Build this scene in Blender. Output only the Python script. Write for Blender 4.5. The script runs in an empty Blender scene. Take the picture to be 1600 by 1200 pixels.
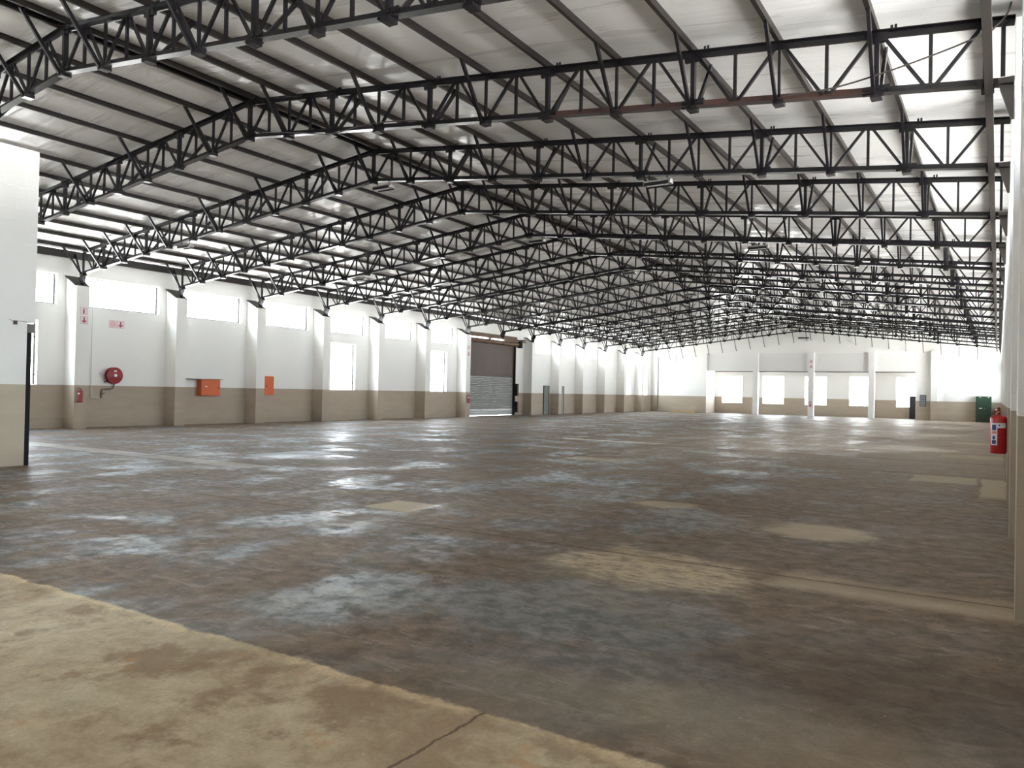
import bpy, math, random
from mathutils import Vector, Matrix
random.seed(7)
C = bpy.context.scene.collection
sc = bpy.context.scene

# ------------------------------------------------------------------ camera
EYE = 1.6752
F_PX, YAW, PIT, ROL = 1204.85, 0.5631, 0.0093, 0.0206
cam_d = bpy.data.cameras.new('camera')
cam_d.sensor_width = 36.0
cam_d.lens = F_PX / 1600 * 36.0
cam_d.clip_end = 400
cam = bpy.data.objects.new('camera', cam_d)
C.objects.link(cam)
cy_, sy_ = math.cos(YAW), math.sin(YAW)
fw = Vector((-sy_ * math.cos(PIT), cy_ * math.cos(PIT), math.sin(PIT)))
rt = Vector((cy_, sy_, 0))
up = rt.cross(fw)
r2 = math.cos(ROL) * rt + math.sin(ROL) * up
u2 = -math.sin(ROL) * rt + math.cos(ROL) * up
M = Matrix((r2, u2, -fw)).transposed().to_4x4()
M.translation = Vector((0, 0, EYE))
cam.matrix_world = M
sc.camera = cam

# ------------------------------------------------------------------ view and world
sc.view_settings.view_transform = 'Standard'
sc.view_settings.look = 'None'
sc.view_settings.gamma = 1.0
sc.view_settings.use_curve_mapping = False
sc.view_settings.exposure = 1.42
cyc = sc.cycles
cyc.use_denoising = True
cyc.max_bounces = 9
cyc.diffuse_bounces = 7
cyc.glossy_bounces = 4
cyc.transparent_max_bounces = 8
cyc.sample_clamp_indirect = 8
cyc.caustics_reflective = False
cyc.caustics_refractive = False

SKY = 9.0
w = bpy.data.worlds.new('World')
sc.world = w
w.use_nodes = True
nt = w.node_tree
nt.nodes.clear()
wo = nt.nodes.new('ShaderNodeOutputWorld')
bg = nt.nodes.new('ShaderNodeBackground')
tc = nt.nodes.new('ShaderNodeTexCoord')
sx = nt.nodes.new('ShaderNodeSeparateXYZ')
cr = nt.nodes.new('ShaderNodeValToRGB')
mp = nt.nodes.new('ShaderNodeMapRange')
mp.inputs[1].default_value = -1; mp.inputs[2].default_value = 1
nt.links.new(tc.outputs['Generated'], sx.inputs[0])
nt.links.new(sx.outputs['Z'], mp.inputs[0])
nt.links.new(mp.outputs[0], cr.inputs[0])
nt.links.new(cr.outputs[0], bg.inputs['Color'])
nt.links.new(bg.outputs[0], wo.inputs[0])
el = cr.color_ramp.elements           # sunlit ground below the horizon, bright hazy sky above
el[0].position = 0.0; el[0].color = (0.98, 0.96, 0.93, 1)
el[1].position = 1.0; el[1].color = (0.62, 0.78, 1.0, 1)
for p_, c_ in ((0.485, (0.98, 0.97, 0.95, 1)), (0.50, (0.95, 0.97, 1.0, 1)), (0.62, (0.86, 0.93, 1.0, 1))):
    e = el.new(p_); e.color = c_
# the ground outside is sunlit a little more on the right (+x) side of the building
gx = nt.nodes.new('ShaderNodeMapRange'); gx.inputs[1].default_value = -0.6; gx.inputs[2].default_value = 0.6
gx.inputs[3].default_value = 1.15; gx.inputs[4].default_value = 2.3
nt.links.new(sx.outputs['X'], gx.inputs[0])
gz = nt.nodes.new('ShaderNodeMapRange'); gz.inputs[1].default_value = -0.03; gz.inputs[2].default_value = 0.0
nt.links.new(sx.outputs['Z'], gz.inputs[0])
gm = nt.nodes.new('ShaderNodeMix'); gm.data_type = 'FLOAT'
nt.links.new(gz.outputs[0], gm.inputs[0]); nt.links.new(gx.outputs[0], gm.inputs[2]); gm.inputs[3].default_value = 1.0
gs = nt.nodes.new('ShaderNodeMath'); gs.operation = 'MULTIPLY'; gs.inputs[1].default_value = SKY
nt.links.new(gm.outputs[0], gs.inputs[0]); nt.links.new(gs.outputs[0], bg.inputs['Strength'])

# ------------------------------------------------------------------ helpers
def link(o, parent=None):
    C.objects.link(o)
    if parent is not None:
        o.parent = parent
    return o

class MB:
    def __init__(s):
        s.v = []; s.f = []
    def quad(s, *p):
        b = len(s.v); s.v += [tuple(q) for q in p]; s.f.append(tuple(range(b, b + len(p))))
    def box(s, x0, x1, y0, y1, z0, z1):
        b = len(s.v)
        s.v += [(x0,y0,z0),(x1,y0,z0),(x1,y1,z0),(x0,y1,z0),(x0,y0,z1),(x1,y0,z1),(x1,y1,z1),(x0,y1,z1)]
        s.f += [tuple(b + i for i in q) for q in ((0,3,2,1),(4,5,6,7),(0,1,5,4),(1,2,6,5),(2,3,7,6),(3,0,4,7))]
        return s
    def beam(s, p0, p1, w, h, upv=(0,0,1), off=(0,0)):
        """rectangular bar from p0 to p1; w across, h along upv; off shifts it in that frame"""
        p0 = Vector(p0); p1 = Vector(p1); d = (p1 - p0).normalized()
        u = Vector(upv); a = d.cross(u)
        if a.length < 1e-4: a = d.cross(Vector((0,1,0)))
        a.normalize(); u = a.cross(d).normalized()
        b = len(s.v)
        for p in (p0, p1):
            for sa, su in ((-1,-1),(1,-1),(1,1),(-1,1)):
                s.v.append(tuple(p + a * (sa * w / 2 + off[0]) + u * (su * h / 2 + off[1])))
        s.f += [tuple(b + i for i in q) for q in ((0,1,2,3),(7,6,5,4),(0,4,5,1),(1,5,6,2),(2,6,7,3),(3,7,4,0))]
        return s
    def angle(s, p0, p1, w, t=0.008, upv=(0,0,1)):
        """L section bar"""
        s.beam(p0, p1, w, t, upv, (0, w / 2))
        s.beam(p0, p1, t, w, upv, (w / 2, 0))
        return s
    def prism(s, pts, dvec):
        b = len(s.v); n = len(pts); d = Vector(dvec)
        s.v += [tuple(p) for p in pts] + [tuple(Vector(p) + d) for p in pts]
        s.f.append(tuple(range(b + n - 1, b - 1, -1))); s.f.append(tuple(range(b + n, b + 2 * n)))
        for i in range(n):
            j = (i + 1) % n
            s.f.append((b + i, b + j, b + n + j, b + n + i))
        return s
    def cyl(s, p0, p1, r0, r1=None, n=16, caps=True):
        r1 = r0 if r1 is None else r1
        p0 = Vector(p0); p1 = Vector(p1); d = (p1 - p0).normalized()
        a = d.orthogonal().normalized(); c = d.cross(a); b = len(s.v)
        for p, r in ((p0, r0), (p1, r1)):
            for i in range(n):
                t = 2 * math.pi * i / n
                s.v.append(tuple(p + a * (r * math.cos(t)) + c * (r * math.sin(t))))
        for i in range(n):
            j = (i + 1) % n
            s.f.append((b + i, b + j, b + n + j, b + n + i))
        if caps:
            s.f.append(tuple(range(b + n - 1, b - 1, -1))); s.f.append(tuple(range(b + n, b + 2 * n)))
        return s
    def lathe(s, c, prof, axis='z', n=24):
        """prof: list of (r, t) along the axis from c"""
        b = len(s.v); c = Vector(c)
        for r, t in prof:
            for i in range(n):
                a = 2 * math.pi * i / n
                u, v = r * math.cos(a), r * math.sin(a)
                s.v.append(tuple(c + (Vector((u, v, t)) if axis == 'z' else Vector((t, u, v)))))
        for k in range(len(prof) - 1):
            for i in range(n):
                j = (i + 1) % n
                s.f.append((b + k*n + i, b + k*n + j, b + (k+1)*n + j, b + (k+1)*n + i))
        s.f.append(tuple(range(b + n - 1, b - 1, -1)))
        s.f.append(tuple(range(b + (len(prof)-1)*n, b + len(prof)*n)))
        return s
    def tube(s, pts, r, n=8):
        for a, b in zip(pts[:-1], pts[1:]):
            s.cyl(a, b, r, n=n)
        return s
    def mesh(s, name, mat, smooth=False):
        m = bpy.data.meshes.new(name)
        m.from_pydata(s.v, [], s.f)
        if mat: m.materials.append(mat)
        m.validate(); m.update()
        if smooth:
            m.polygons.foreach_set('use_smooth', [True] * len(m.polygons))
            try: m.set_sharp_from_angle(angle=math.radians(40))
            except Exception: pass
        return m
    def build(s, name, mat, parent=None, smooth=False, recalc=True):
        m = s.mesh(name, mat, smooth)
        if recalc:
            import bmesh
            bm = bmesh.new(); bm.from_mesh(m)
            bmesh.ops.recalc_face_normals(bm, faces=bm.faces)
            bm.to_mesh(m); bm.free()
        return link(bpy.data.objects.new(name, m), parent)

def empty(name, loc=(0,0,0)):
    o = bpy.data.objects.new(name, None); o.location = loc; o.empty_display_size = 0.2
    return link(o)
def tag(o, label=None, cat=None, group=None, kind=None):
    if label: o['label'] = label
    if cat: o['category'] = cat
    if group: o['group'] = group
    if kind: o['kind'] = kind
    return o
def struct(o): o['kind'] = 'structure'; return o
def kids(o): return [c for c in bpy.data.objects if c.parent == o]
def copy_tree(o, parent=None):
    c = o.copy(); C.objects.link(c); c.parent = parent
    for ch in KID.get(o.name, []) or kids(o):
        copy_tree(ch, c)
    return c
KID = {}

# ------------------------------------------------------------------ material helper
class NB:
    """small expression builder for shader nodes"""
    def __init__(s, name):
        s.m = bpy.data.materials.new(name); s.m.use_nodes = True
        s.t = s.m.node_tree; s.t.nodes.clear()
        s.out = s.t.nodes.new('ShaderNodeOutputMaterial')
        s.b = s.t.nodes.new('ShaderNodeBsdfPrincipled')
        s.t.links.new(s.b.outputs[0], s.out.inputs[0])
        s._pos = None
    def set(s, inp, v):
        i = s.b.inputs[inp]
        s.conn(i, v)
    def conn(s, i, v):
        if isinstance(v, bpy.types.NodeSocket): s.t.links.new(v, i)
        elif isinstance(v, (tuple, list)) and len(v) == 3 and i.type == 'RGBA': i.default_value = (*v, 1)
        else: i.default_value = v
    @property
    def pos(s):
        if s._pos is None:
            g = s.t.nodes.new('ShaderNodeNewGeometry'); s._pos = g.outputs['Position']
        return s._pos
    def xyz(s, v=None):
        n = s.t.nodes.new('ShaderNodeSeparateXYZ'); s.t.links.new(v or s.pos, n.inputs[0]); return n.outputs
    def comb(s, x, y, z):
        n = s.t.nodes.new('ShaderNodeCombineXYZ')
        for i, v in enumerate((x, y, z)): s.conn(n.inputs[i], v)
        return n.outputs[0]
    def math(s, op, a, b=0.0, c=0.0, clamp=False):
        n = s.t.nodes.new('ShaderNodeMath'); n.operation = op; n.use_clamp = clamp
        for i, v in enumerate((a, b, c)): s.conn(n.inputs[i], v)
        return n.outputs[0]
    def vmath(s, op, a, b):
        n = s.t.nodes.new('ShaderNodeVectorMath'); n.operation = op
        s.conn(n.inputs[0], a); s.conn(n.inputs[1], b); return n.outputs[0]
    def noise(s, vec=None, scale=1.0, detail=4.0, rough=0.55, dist=0.0, out='Fac'):
        n = s.t.nodes.new('ShaderNodeTexNoise')
        s.t.links.new(vec or s.pos, n.inputs['Vector'])
        n.inputs['Scale'].default_value = scale; n.inputs['Detail'].default_value = detail
        n.inputs['Roughness'].default_value = rough; n.inputs['Distortion'].default_value = dist
        return n.outputs[out]
    def rng(s, v, a, b, c=0.0, d=1.0, smooth=True):
        n = s.t.nodes.new('ShaderNodeMapRange')
        n.interpolation_type = 'SMOOTHSTEP' if smooth else 'LINEAR'
        for i, q in enumerate((v, a, b, c, d)): s.conn(n.inputs[i], q)
        return n.outputs[0]
    def mix(s, f, a, b):
        n = s.t.nodes.new('ShaderNodeMix'); n.data_type = 'RGBA'
        s.conn(n.inputs[0], f); s.conn(n.inputs[6], a); s.conn(n.inputs[7], b); return n.outputs[2]
    def bump(s, h, strength=0.3, dist=0.05, normal=None):
        n = s.t.nodes.new('ShaderNodeBump'); n.inputs['Strength'].default_value = strength
        n.inputs['Distance'].default_value = dist; s.t.links.new(h, n.inputs['Height'])
        if normal: s.t.links.new(normal, n.inputs['Normal'])
        return n.outputs[0]

def flat(name, col, rough=0.5, metal=0.0, spec=0.5, var=0.0, vs=6.0):
    n = NB(name)
    if var:
        f = n.noise(scale=vs, detail=4)
        n.set('Base Color', n.mix(f, tuple(c * (1 - var) for c in col), tuple(min(1, c * (1 + var)) for c in col)))
    else:
        n.set('Base Color', col)
    n.set('Roughness', rough); n.set('Metallic', metal); n.set('Specular IOR Level', spec)
    return n.m

def wall_paint(name, dado_z=1.565, white=(0.84, 0.84, 0.815), beige=(0.42, 0.355, 0.28), course=0.22):
    n = NB(name); o = n.xyz()
    split = n.math('GREATER_THAN', o[2], dado_z)
    big = n.noise(scale=0.35, detail=4, rough=0.6)
    fine = n.noise(n.vmath('MULTIPLY', n.pos, (0.8, 0.8, 3.0)), scale=1.3, detail=5)
    dirt = n.rng(n.math('ADD', o[2], n.math('MULTIPLY', fine, 0.5)), 0.15, 0.75, 0.82, 1.0)
    wv = n.mix(big, tuple(c * 0.97 for c in white), tuple(c * 1.02 for c in white))
    bv = n.mix(fine, tuple(c * 0.88 for c in beige), tuple(c * 1.10 for c in beige))
    bd = n.mix(dirt, (0.20, 0.16, 0.13), bv)
    n.set('Base Color', n.mix(split, bd, wv))
    n.set('Roughness', 0.62); n.set('Specular IOR Level', 0.25)
    # bed and cross joints of the painted brickwork
    bt = n.t.nodes.new('ShaderNodeTexBrick')
    bt.inputs['Scale'].default_value = 1.0
    bt.inputs['Brick Width'].default_value = 0.40; bt.inputs['Row Height'].default_value = course
    bt.inputs['Mortar Size'].default_value = 0.006; bt.inputs['Mortar Smooth'].default_value = 0.6
    n.conn(bt.inputs['Vector'], n.comb(n.math('ADD', o[0], o[1]), o[2], 0.0))
    h = n.math('SUBTRACT', n.math('MULTIPLY', n.noise(scale=14, detail=3), 0.25), bt.outputs['Fac'])
    n.set('Normal', n.bump(h, 0.25, 0.01))
    return n.m

M_WALL = wall_paint('painted_brick_wall')
M_PART = wall_paint('painted_partition', 1.61, beige=(0.50, 0.44, 0.34))
M_STEEL = flat('dark_steel_paint', (0.010, 0.009, 0.011), 0.27, 0.0, 0.4, 0.25, 3.0)
M_STEEL2 = flat('brown_black_steel', (0.016, 0.012, 0.010), 0.42, 0.0, 0.4, 0.3, 2.0)
M_PRIMER = flat('red_oxide_primer', (0.058, 0.026, 0.021), 0.5, 0, 0.4, 0.3, 4.0)
M_GREYST = flat('grey_bracket_steel', (0.17, 0.16, 0.15), 0.55, 0, 0.4, 0.2, 5)
M_WHITE = flat('white_paint', (0.82, 0.82, 0.80), 0.5, 0, 0.3)
M_RED = flat('red_enamel', (0.42, 0.012, 0.014), 0.28, 0, 0.5, 0.06, 5)
M_REDD = flat('faded_red_enamel', (0.27, 0.022, 0.028), 0.42, 0, 0.5, 0.1, 5)
M_ORANGE = flat('orange_enamel', (0.62, 0.125, 0.032), 0.45, 0, 0.4, 0.06, 4)
M_BLACK = flat('black_plastic', (0.008, 0.008, 0.009), 0.6, 0, 0.2)
M_BLUE = flat('blue_print', (0.03, 0.05, 0.22), 0.5)
M_PINK = flat('pink_print', (0.75, 0.22, 0.25), 0.5)
M_LABEL = flat('white_label', (0.72, 0.72, 0.74), 0.45)
M_SIGNRED = flat('sign_red', (0.45, 0.05, 0.05), 0.5)
M_BRASS = flat('brass_fitting', (0.5, 0.33, 0.16), 0.3, 0.9)
M_CHROME = flat('worn_chrome', (0.6, 0.6, 0.6), 0.25, 1.0)
M_PIPE = flat('painted_pipe', (0.20, 0.16, 0.14), 0.5, 0, 0.4, 0.15, 8)
M_WPIPE = flat('white_conduit', (0.62, 0.61, 0.59), 0.5)
M_BROWN = flat('brown_painted_steel', (0.060, 0.034, 0.023), 0.5, 0, 0.4, 0.25, 2)
M_WOODBR = flat('brown_beam_paint', (0.13, 0.080, 0.055), 0.6, 0, 0.3, 0.3, 2)
M_GREEN = flat('dark_green_paint', (0.028, 0.060, 0.034), 0.45, 0, 0.4, 0.15, 2)
M_GREYDOOR = flat('grey_green_door_paint', (0.20, 0.22, 0.20), 0.5, 0, 0.4, 0.08, 2)
M_DGREY = flat('dark_grey_paint', (0.035, 0.037, 0.045), 0.5, 0, 0.4, 0.1, 2)
M_PINE = flat('pale_timber', (0.52, 0.38, 0.17), 0.6, 0, 0.3, 0.15, 3)
M_CABLE = flat('grey_cable', (0.045, 0.038, 0.034), 0.5)
M_FRAME = flat('window_frame_steel', (0.045, 0.045, 0.05), 0.5)

def slat_material():
    n = NB('galvanised_slats'); n.set('Base Color', (0.40, 0.405, 0.39)); n.set('Metallic', 0.2); n.set('Roughness', 0.45)
    return n.m
M_SLAT = slat_material()
def glass_material():
    n = NB('window_glass'); t = n.t
    tr = t.nodes.new('ShaderNodeBsdfTransparent'); tr.inputs[0].default_value = (0.93, 0.95, 0.95, 1)
    gl = t.nodes.new('ShaderNodeBsdfGlossy'); gl.inputs['Roughness'].default_value = 0.03
    fr = t.nodes.new('ShaderNodeFresnel'); fr.inputs[0].default_value = 1.45
    mx = t.nodes.new('ShaderNodeMixShader')
    t.links.new(fr.outputs[0], mx.inputs[0]); t.links.new(tr.outputs[0], mx.inputs[1]); t.links.new(gl.outputs[0], mx.inputs[2])
    t.links.new(mx.outputs[0], n.out.inputs[0])
    return n.m
M_GLASS = glass_material()

def roof_material():
    n = NB('white_roof_insulation')
    o = n.xyz()
    streak = n.noise(n.comb(n.math('MULTIPLY', o[0], 0.28), n.math('MULTIPLY', o[1], 2.4), 0.0), scale=1.0, detail=3, rough=0.55, dist=0.4)
    sag = n.noise(n.comb(n.math('MULTIPLY', o[0], 0.9), n.math('MULTIPLY', o[1], 0.8), 0.0), scale=1.0, detail=2)
    col = n.mix(n.noise(scale=0.5, detail=4), (0.80, 0.79, 0.77), (0.87, 0.86, 0.84))
    seam = n.math('PINGPONG', n.math('ADD', o[1], 0.3), 0.625)
    seamm = n.rng(seam, 0.0, 0.025, 1.0, 0.0)
    n.set('Base Color', n.mix(seamm, col, (0.86, 0.86, 0.84)))
    n.set('Roughness', n.rng(streak, 0.3, 0.7, 0.24, 0.42)); n.set('Specular IOR Level', 0.6)
    h = n.math('ADD', n.math('MULTIPLY', streak, 0.6), n.math('ADD', n.math('MULTIPLY', sag, 1.0), n.math('MULTIPLY', seamm, 0.12)))
    n.set('Normal', n.bump(h, 0.42, 0.10))
    return n.m
M_ROOF = roof_material()

# ------------------------------------------------------------------ floor material
def floor_material():
    n = NB('worn_concrete_floor'); o = n.xyz(); x, y = o[0], o[1]
    wob = n.noise(scale=1.1, detail=5, rough=0.65)
    wob2 = n.noise(n.vmath('ADD', n.pos, (31.0, 17.0, 0.0)), scale=0.9, detail=5, rough=0.65)
    def box(x0, x1, y0, y1, soft=0.06, warp=0.25):
        wx = n.math('ADD', x, n.math('MULTIPLY', n.math('SUBTRACT', wob, 0.5), warp * 2))
        wy = n.math('ADD', y, n.math('MULTIPLY', n.math('SUBTRACT', wob2, 0.5), warp * 2))
        a = n.math('MULTIPLY', n.rng(wx, x0 - soft, x0 + soft), n.rng(wx, x1 - soft, x1 + soft, 1, 0))
        b = n.math('MULTIPLY', n.rng(wy, y0 - soft, y0 + soft), n.rng(wy, y1 - soft, y1 + soft, 1, 0))
        return n.math('MULTIPLY', a, b)
    def blob(cx, cy, rx, ry, soft=0.35, warp=0.9, ang=0.0):
        c, s_ = math.cos(ang), math.sin(ang)
        dx = n.math('SUBTRACT', x, cx); dy = n.math('SUBTRACT', y, cy)
        u = n.math('ADD', n.math('MULTIPLY', dx, c / rx), n.math('MULTIPLY', dy, s_ / rx))
        v = n.math('ADD', n.math('MULTIPLY', dx, -s_ / ry), n.math('MULTIPLY', dy, c / ry))
        d = n.math('SQRT', n.math('ADD', n.math('MULTIPLY', u, u), n.math('MULTIPLY', v, v)))
        d = n.math('ADD', d, n.math('MULTIPLY', n.math('SUBTRACT', wob, 0.5), warp * 2))
        return n.rng(d, 1 - soft, 1 + soft, 1, 0)
    big = n.noise(scale=0.28, detail=5, rough=0.6, dist=0.5)
    mid = n.noise(n.vmath('ADD', n.pos, (5.0, 9.0, 0.0)), scale=0.60, detail=7, rough=0.62, dist=0.6)
    fine = n.noise(scale=5.0, detail=7, rough=0.7, dist=0.3)
    grain = n.noise(scale=38.0, detail=4, rough=0.7)
    # dark brown concrete with worn blue-grey coating
    brown = n.mix(n.rng(fine, 0.3, 0.7), (0.092, 0.064, 0.044), (0.172, 0.128, 0.092))
    blue = n.mix(n.rng(fine, 0.3, 0.7), (0.085, 0.090, 0.089), (0.145, 0.149, 0.146))
    coat = n.rng(n.math('ADD', n.math('MULTIPLY', mid, 0.6), n.math('MULTIPLY', n.noise(n.vmath('MULTIPLY', n.pos, (1.6, 0.5, 1)), scale=0.7, detail=6, rough=0.7), 0.4)), 0.44, 0.60)
    coat = n.math('MULTIPLY', coat, n.rng(x, -1.0, -4.5, 0.35, 1.0))
    coat = n.math('MAXIMUM', coat, n.math('MULTIPLY', blob(-2.75, 5.35, 1.25, 0.95, 0.25, 0.8, 0.2), 0.85))
    coat = n.math('MAXIMUM', coat, n.math('MULTIPLY', blob(-1.9, 4.1, 1.0, 0.75, 0.5, 1.1), 0.7))
    base = n.mix(coat, brown, blue)
    # paler brown wear
    wear = n.rng(n.noise(n.vmath('ADD', n.pos, (71.0, 3.0, 0.0)), scale=0.55, detail=6, rough=0.65), 0.48, 0.72)
    base = n.mix(n.math('MULTIPLY', wear, 0.55), base, (0.20, 0.155, 0.110))
    # far half of the hall: sunlight towards the right wall painted as lighter brown
    far = n.math('MULTIPLY', n.rng(y, 12, 30), n.rng(x, -16, -4))
    base = n.mix(n.math('MULTIPLY', far, 0.65), base, (0.30, 0.245, 0.19))
    # fine pale scratches and drag marks
    scr = n.rng(n.noise(n.vmath('MULTIPLY', n.pos, (1.0, 2.2, 1)), scale=2.2, detail=8, rough=0.78, dist=0.4), 0.50, 0.66)
    base = n.mix(n.math('MULTIPLY', scr, 0.42), base, (0.30, 0.265, 0.225))
    scd = n.rng(n.noise(n.vmath('ADD', n.pos, (9.0, 51.0, 0)), scale=1.3, detail=8, rough=0.72, dist=0.8), 0.54, 0.70)
    base = n.mix(n.math('MULTIPLY', scd, 0.5), base, (0.070, 0.050, 0.038))
    # pale scuffed patches, then beige patches and painted light near the right wall
    pale = (0.42, 0.345, 0.24)
    scuff = n.rng(n.noise(n.vmath('MULTIPLY', n.pos, (1, 3, 1)), scale=4.0, detail=6, rough=0.75), 0.40, 0.56)
    p1 = n.math('MULTIPLY', blob(-2.85, 7.05, 1.0, 0.72, 0.25, 0.9, -0.3), n.math('ADD', n.math('MULTIPLY', scuff, 0.65), 0.22))
    p2 = n.math('MULTIPLY', box(-1.75, 0.3, 7.05, 7.65, 0.12, 0.18), 0.50)
    p2b = n.math('MULTIPLY', blob(-1.9, 10.2, 0.65, 0.55, 0.3, 0.8), 0.6)
    p2c = n.math('MULTIPLY', blob(-4.2, 11.2, 0.5, 0.35, 0.3, 0.8), 0.55)
    base = n.mix(n.math('MAXIMUM', n.math('MAXIMUM', p1, p2), n.math('MAXIMUM', p2b, p2c)), base, pale)
    for (a, b, c, d, k) in ((-0.27, 0.5, 15.5, 19.3, 0.75), (-1.55, -0.35, 17.9, 19.4, 0.7), (-1.5, 0.5, 34.3, 36.0, 0.7),
                            (-7.6, -6.8, 8.15, 8.92, 0.9), (-9.3, -7.6, 17.2, 18.1, 0.6), (-1.5, 0.6, 26.0, 27.5, 0.5)):
        base = n.mix(n.math('MULTIPLY', box(a, b, c, d, 0.03, 0.10), k), base, (0.32, 0.26, 0.18))  # beige patches; those along the right wall put lit floor into the colour
    base = n.mix(box(-15.45, -14.15, 12.35, 14.3, 0.02, 0.01), base, (0.36, 0.37, 0.38))
    base = n.mix(n.math('MULTIPLY', box(-26.0, -13.0, 10.4, 11.0, 0.04, 0.10), 0.45), base, (0.42, 0.38, 0.33))
    base = n.mix(n.math('MULTIPLY', box(-13.4, -9.4, 24.6, 24.95, 0.04, 0.05), 0.7), base, (0.48, 0.42, 0.32))
    # slightly darker area by the right pillar
    base = n.mix(n.math('MULTIPLY', blob(-0.5, 4.9, 1.0, 0.8, 0.6, 0.8), 0.5), base, (0.060, 0.046, 0.036))
    base = n.mix(n.math('MULTIPLY', blob(-0.9, 3.9, 1.0, 0.45, 0.6, 0.8), 0.4), base, (0.26, 0.21, 0.15))
    # joints between the hall slabs
    jy = n.math('PINGPONG', n.math('SUBTRACT', n.math('ADD', y, n.math('MULTIPLY', n.math('SUBTRACT', fine, 0.5), 0.05)), 3.4), 2.04)
    jx = n.math('PINGPONG', n.math('ADD', n.math('ADD', x, n.math('MULTIPLY', n.math('SUBTRACT', fine, 0.5), 0.05)), 2.25), 3.62)
    jy = n.math('ADD', jy, n.rng(y, 5.0, 4.0, 0.0, 1.0))
    joint = n.math('MAXIMUM', n.rng(jy, 0.0, 0.035, 1, 0), n.math('MULTIPLY', n.rng(jx, 0.0, 0.025, 1, 0), n.rng(x, -7, -8)))
    halo = n.math('MULTIPLY', n.math('MAXIMUM', n.rng(jy, 0.0, 0.28, 1, 0), n.math('MULTIPLY', n.rng(jx, 0.0, 0.2, 1, 0), n.rng(x, -7, -8))), n.rng(mid, 0.35, 0.6, 0.15, 0.7))
    base = n.mix(halo, base, (0.135, 0.092, 0.060))
    base = n.mix(n.math('MULTIPLY', joint, 0.75), base, (0.045, 0.030, 0.022))
    # beige slab in the foreground
    edge = n.math('ADD', y, n.math('MULTIPLY', n.math('SUBTRACT', n.noise(scale=1.8, detail=7, rough=0.7), 0.5), 0.22))
    fg = n.rng(edge, 3.325, 3.365, 1, 0)
    cc = n.mix(n.rng(n.math('ADD', n.math('MULTIPLY', mid, 0.6), n.math('MULTIPLY', fine, 0.4)), 0.36, 0.64), (0.215, 0.165, 0.112), (0.375, 0.325, 0.235))
    st = n.rng(n.noise(n.vmath('ADD', n.pos, (12.0, 4.0, 0.0)), scale=1.5, detail=7, rough=0.66, dist=0.15), 0.50, 0.62)
    cc = n.mix(n.math('MULTIPLY', st, 0.85), cc, (0.185, 0.135, 0.090))
    st2 = n.rng(n.noise(n.vmath('ADD', n.pos, (2.0, 44.0, 0.0)), scale=2.6, detail=5, rough=0.7), 0.60, 0.68)
    cc = n.mix(n.math('MULTIPLY', st2, 0.5), cc, (0.30, 0.17, 0.085))
    cc = n.mix(n.math('MULTIPLY', n.rng(n.noise(scale=1.0, detail=3), 0.5, 0.7), 0.35), cc, (0.33, 0.31, 0.23))
    rim = n.math('MULTIPLY', n.rng(edge, 3.20, 3.33), n.rng(fine, 0.4, 0.6, 0.2, 0.8))
    cc = n.mix(n.math('MULTIPLY', rim, 0.6), cc, (0.50, 0.40, 0.25))
    cx = n.math('ABSOLUTE', n.math('ADD', n.math('ADD', x, 2.25), n.math('MULTIPLY', n.math('SUBTRACT', n.noise(scale=3.0, detail=6), 0.5), 0.16)))
    crack = n.rng(cx, 0.004, 0.016, 1, 0)
    cc = n.mix(crack, cc, (0.045, 0.032, 0.022))
    cc = n.mix(n.math('MULTIPLY', n.rng(cx, 0.01, 0.16, 1, 0), 0.35), cc, (0.22, 0.17, 0.12))
    base = n.mix(fg, base, cc)
    speck = n.rng(n.noise(scale=22, detail=1), 0.76, 0.82)
    base = n.mix(n.math('MULTIPLY', speck, 0.5), base, (0.45, 0.42, 0.38))
    gmul = n.rng(grain, 0.25, 0.75, 0.86, 1.12, False)
    g = n.t.nodes.new('ShaderNodeMix'); g.data_type = 'RGBA'; g.blend_type = 'MULTIPLY'
    g.inputs[0].default_value = 1.0
    hall = n.math('SUBTRACT', 1.0, fg); gmul = n.math('MULTIPLY', gmul, n.math('ADD', 1.72, n.math('MULTIPLY', hall, -0.30)))
    n.conn(g.inputs[6], base); n.t.links.new(gmul, g.inputs[7])
    n.set('Base Color', g.outputs[2])
    # gloss: worn coating is shiny in streaks, foreground slab is nearly matt
    gl = n.rng(n.math('MULTIPLY', coat, n.rng(n.math('ADD', n.math('MULTIPLY', mid, 0.2), n.math('MULTIPLY', fine, 0.8)), 0.40, 0.60, 0.25, 1.0)), 0.0, 1.0, 0.60, 0.32)
    rough = n.math('ADD', gl, n.math('MULTIPLY', fg, 0.30), clamp=True)
    n.set('Roughness', rough)
    n.set('Specular IOR Level', n.math('MULTIPLY', n.rng(fg, 0, 1, 1.0, 0.6, False), n.rng(coat, 0, 1, 0.07, 0.13, False)))
    hgt = n.math('SUBTRACT', n.math('ADD', n.math('MULTIPLY', fine, 0.5), n.math('MULTIPLY', mid, 1.0)),
                 n.math('ADD', n.math('MULTIPLY', joint, 0.8), n.math('MULTIPLY', n.math('MULTIPLY', crack, fg), 1.5)))
    n.set('Normal', n.bump(hgt, 0.16, 0.02))
    return n.m
M_FLOOR = floor_material()

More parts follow.
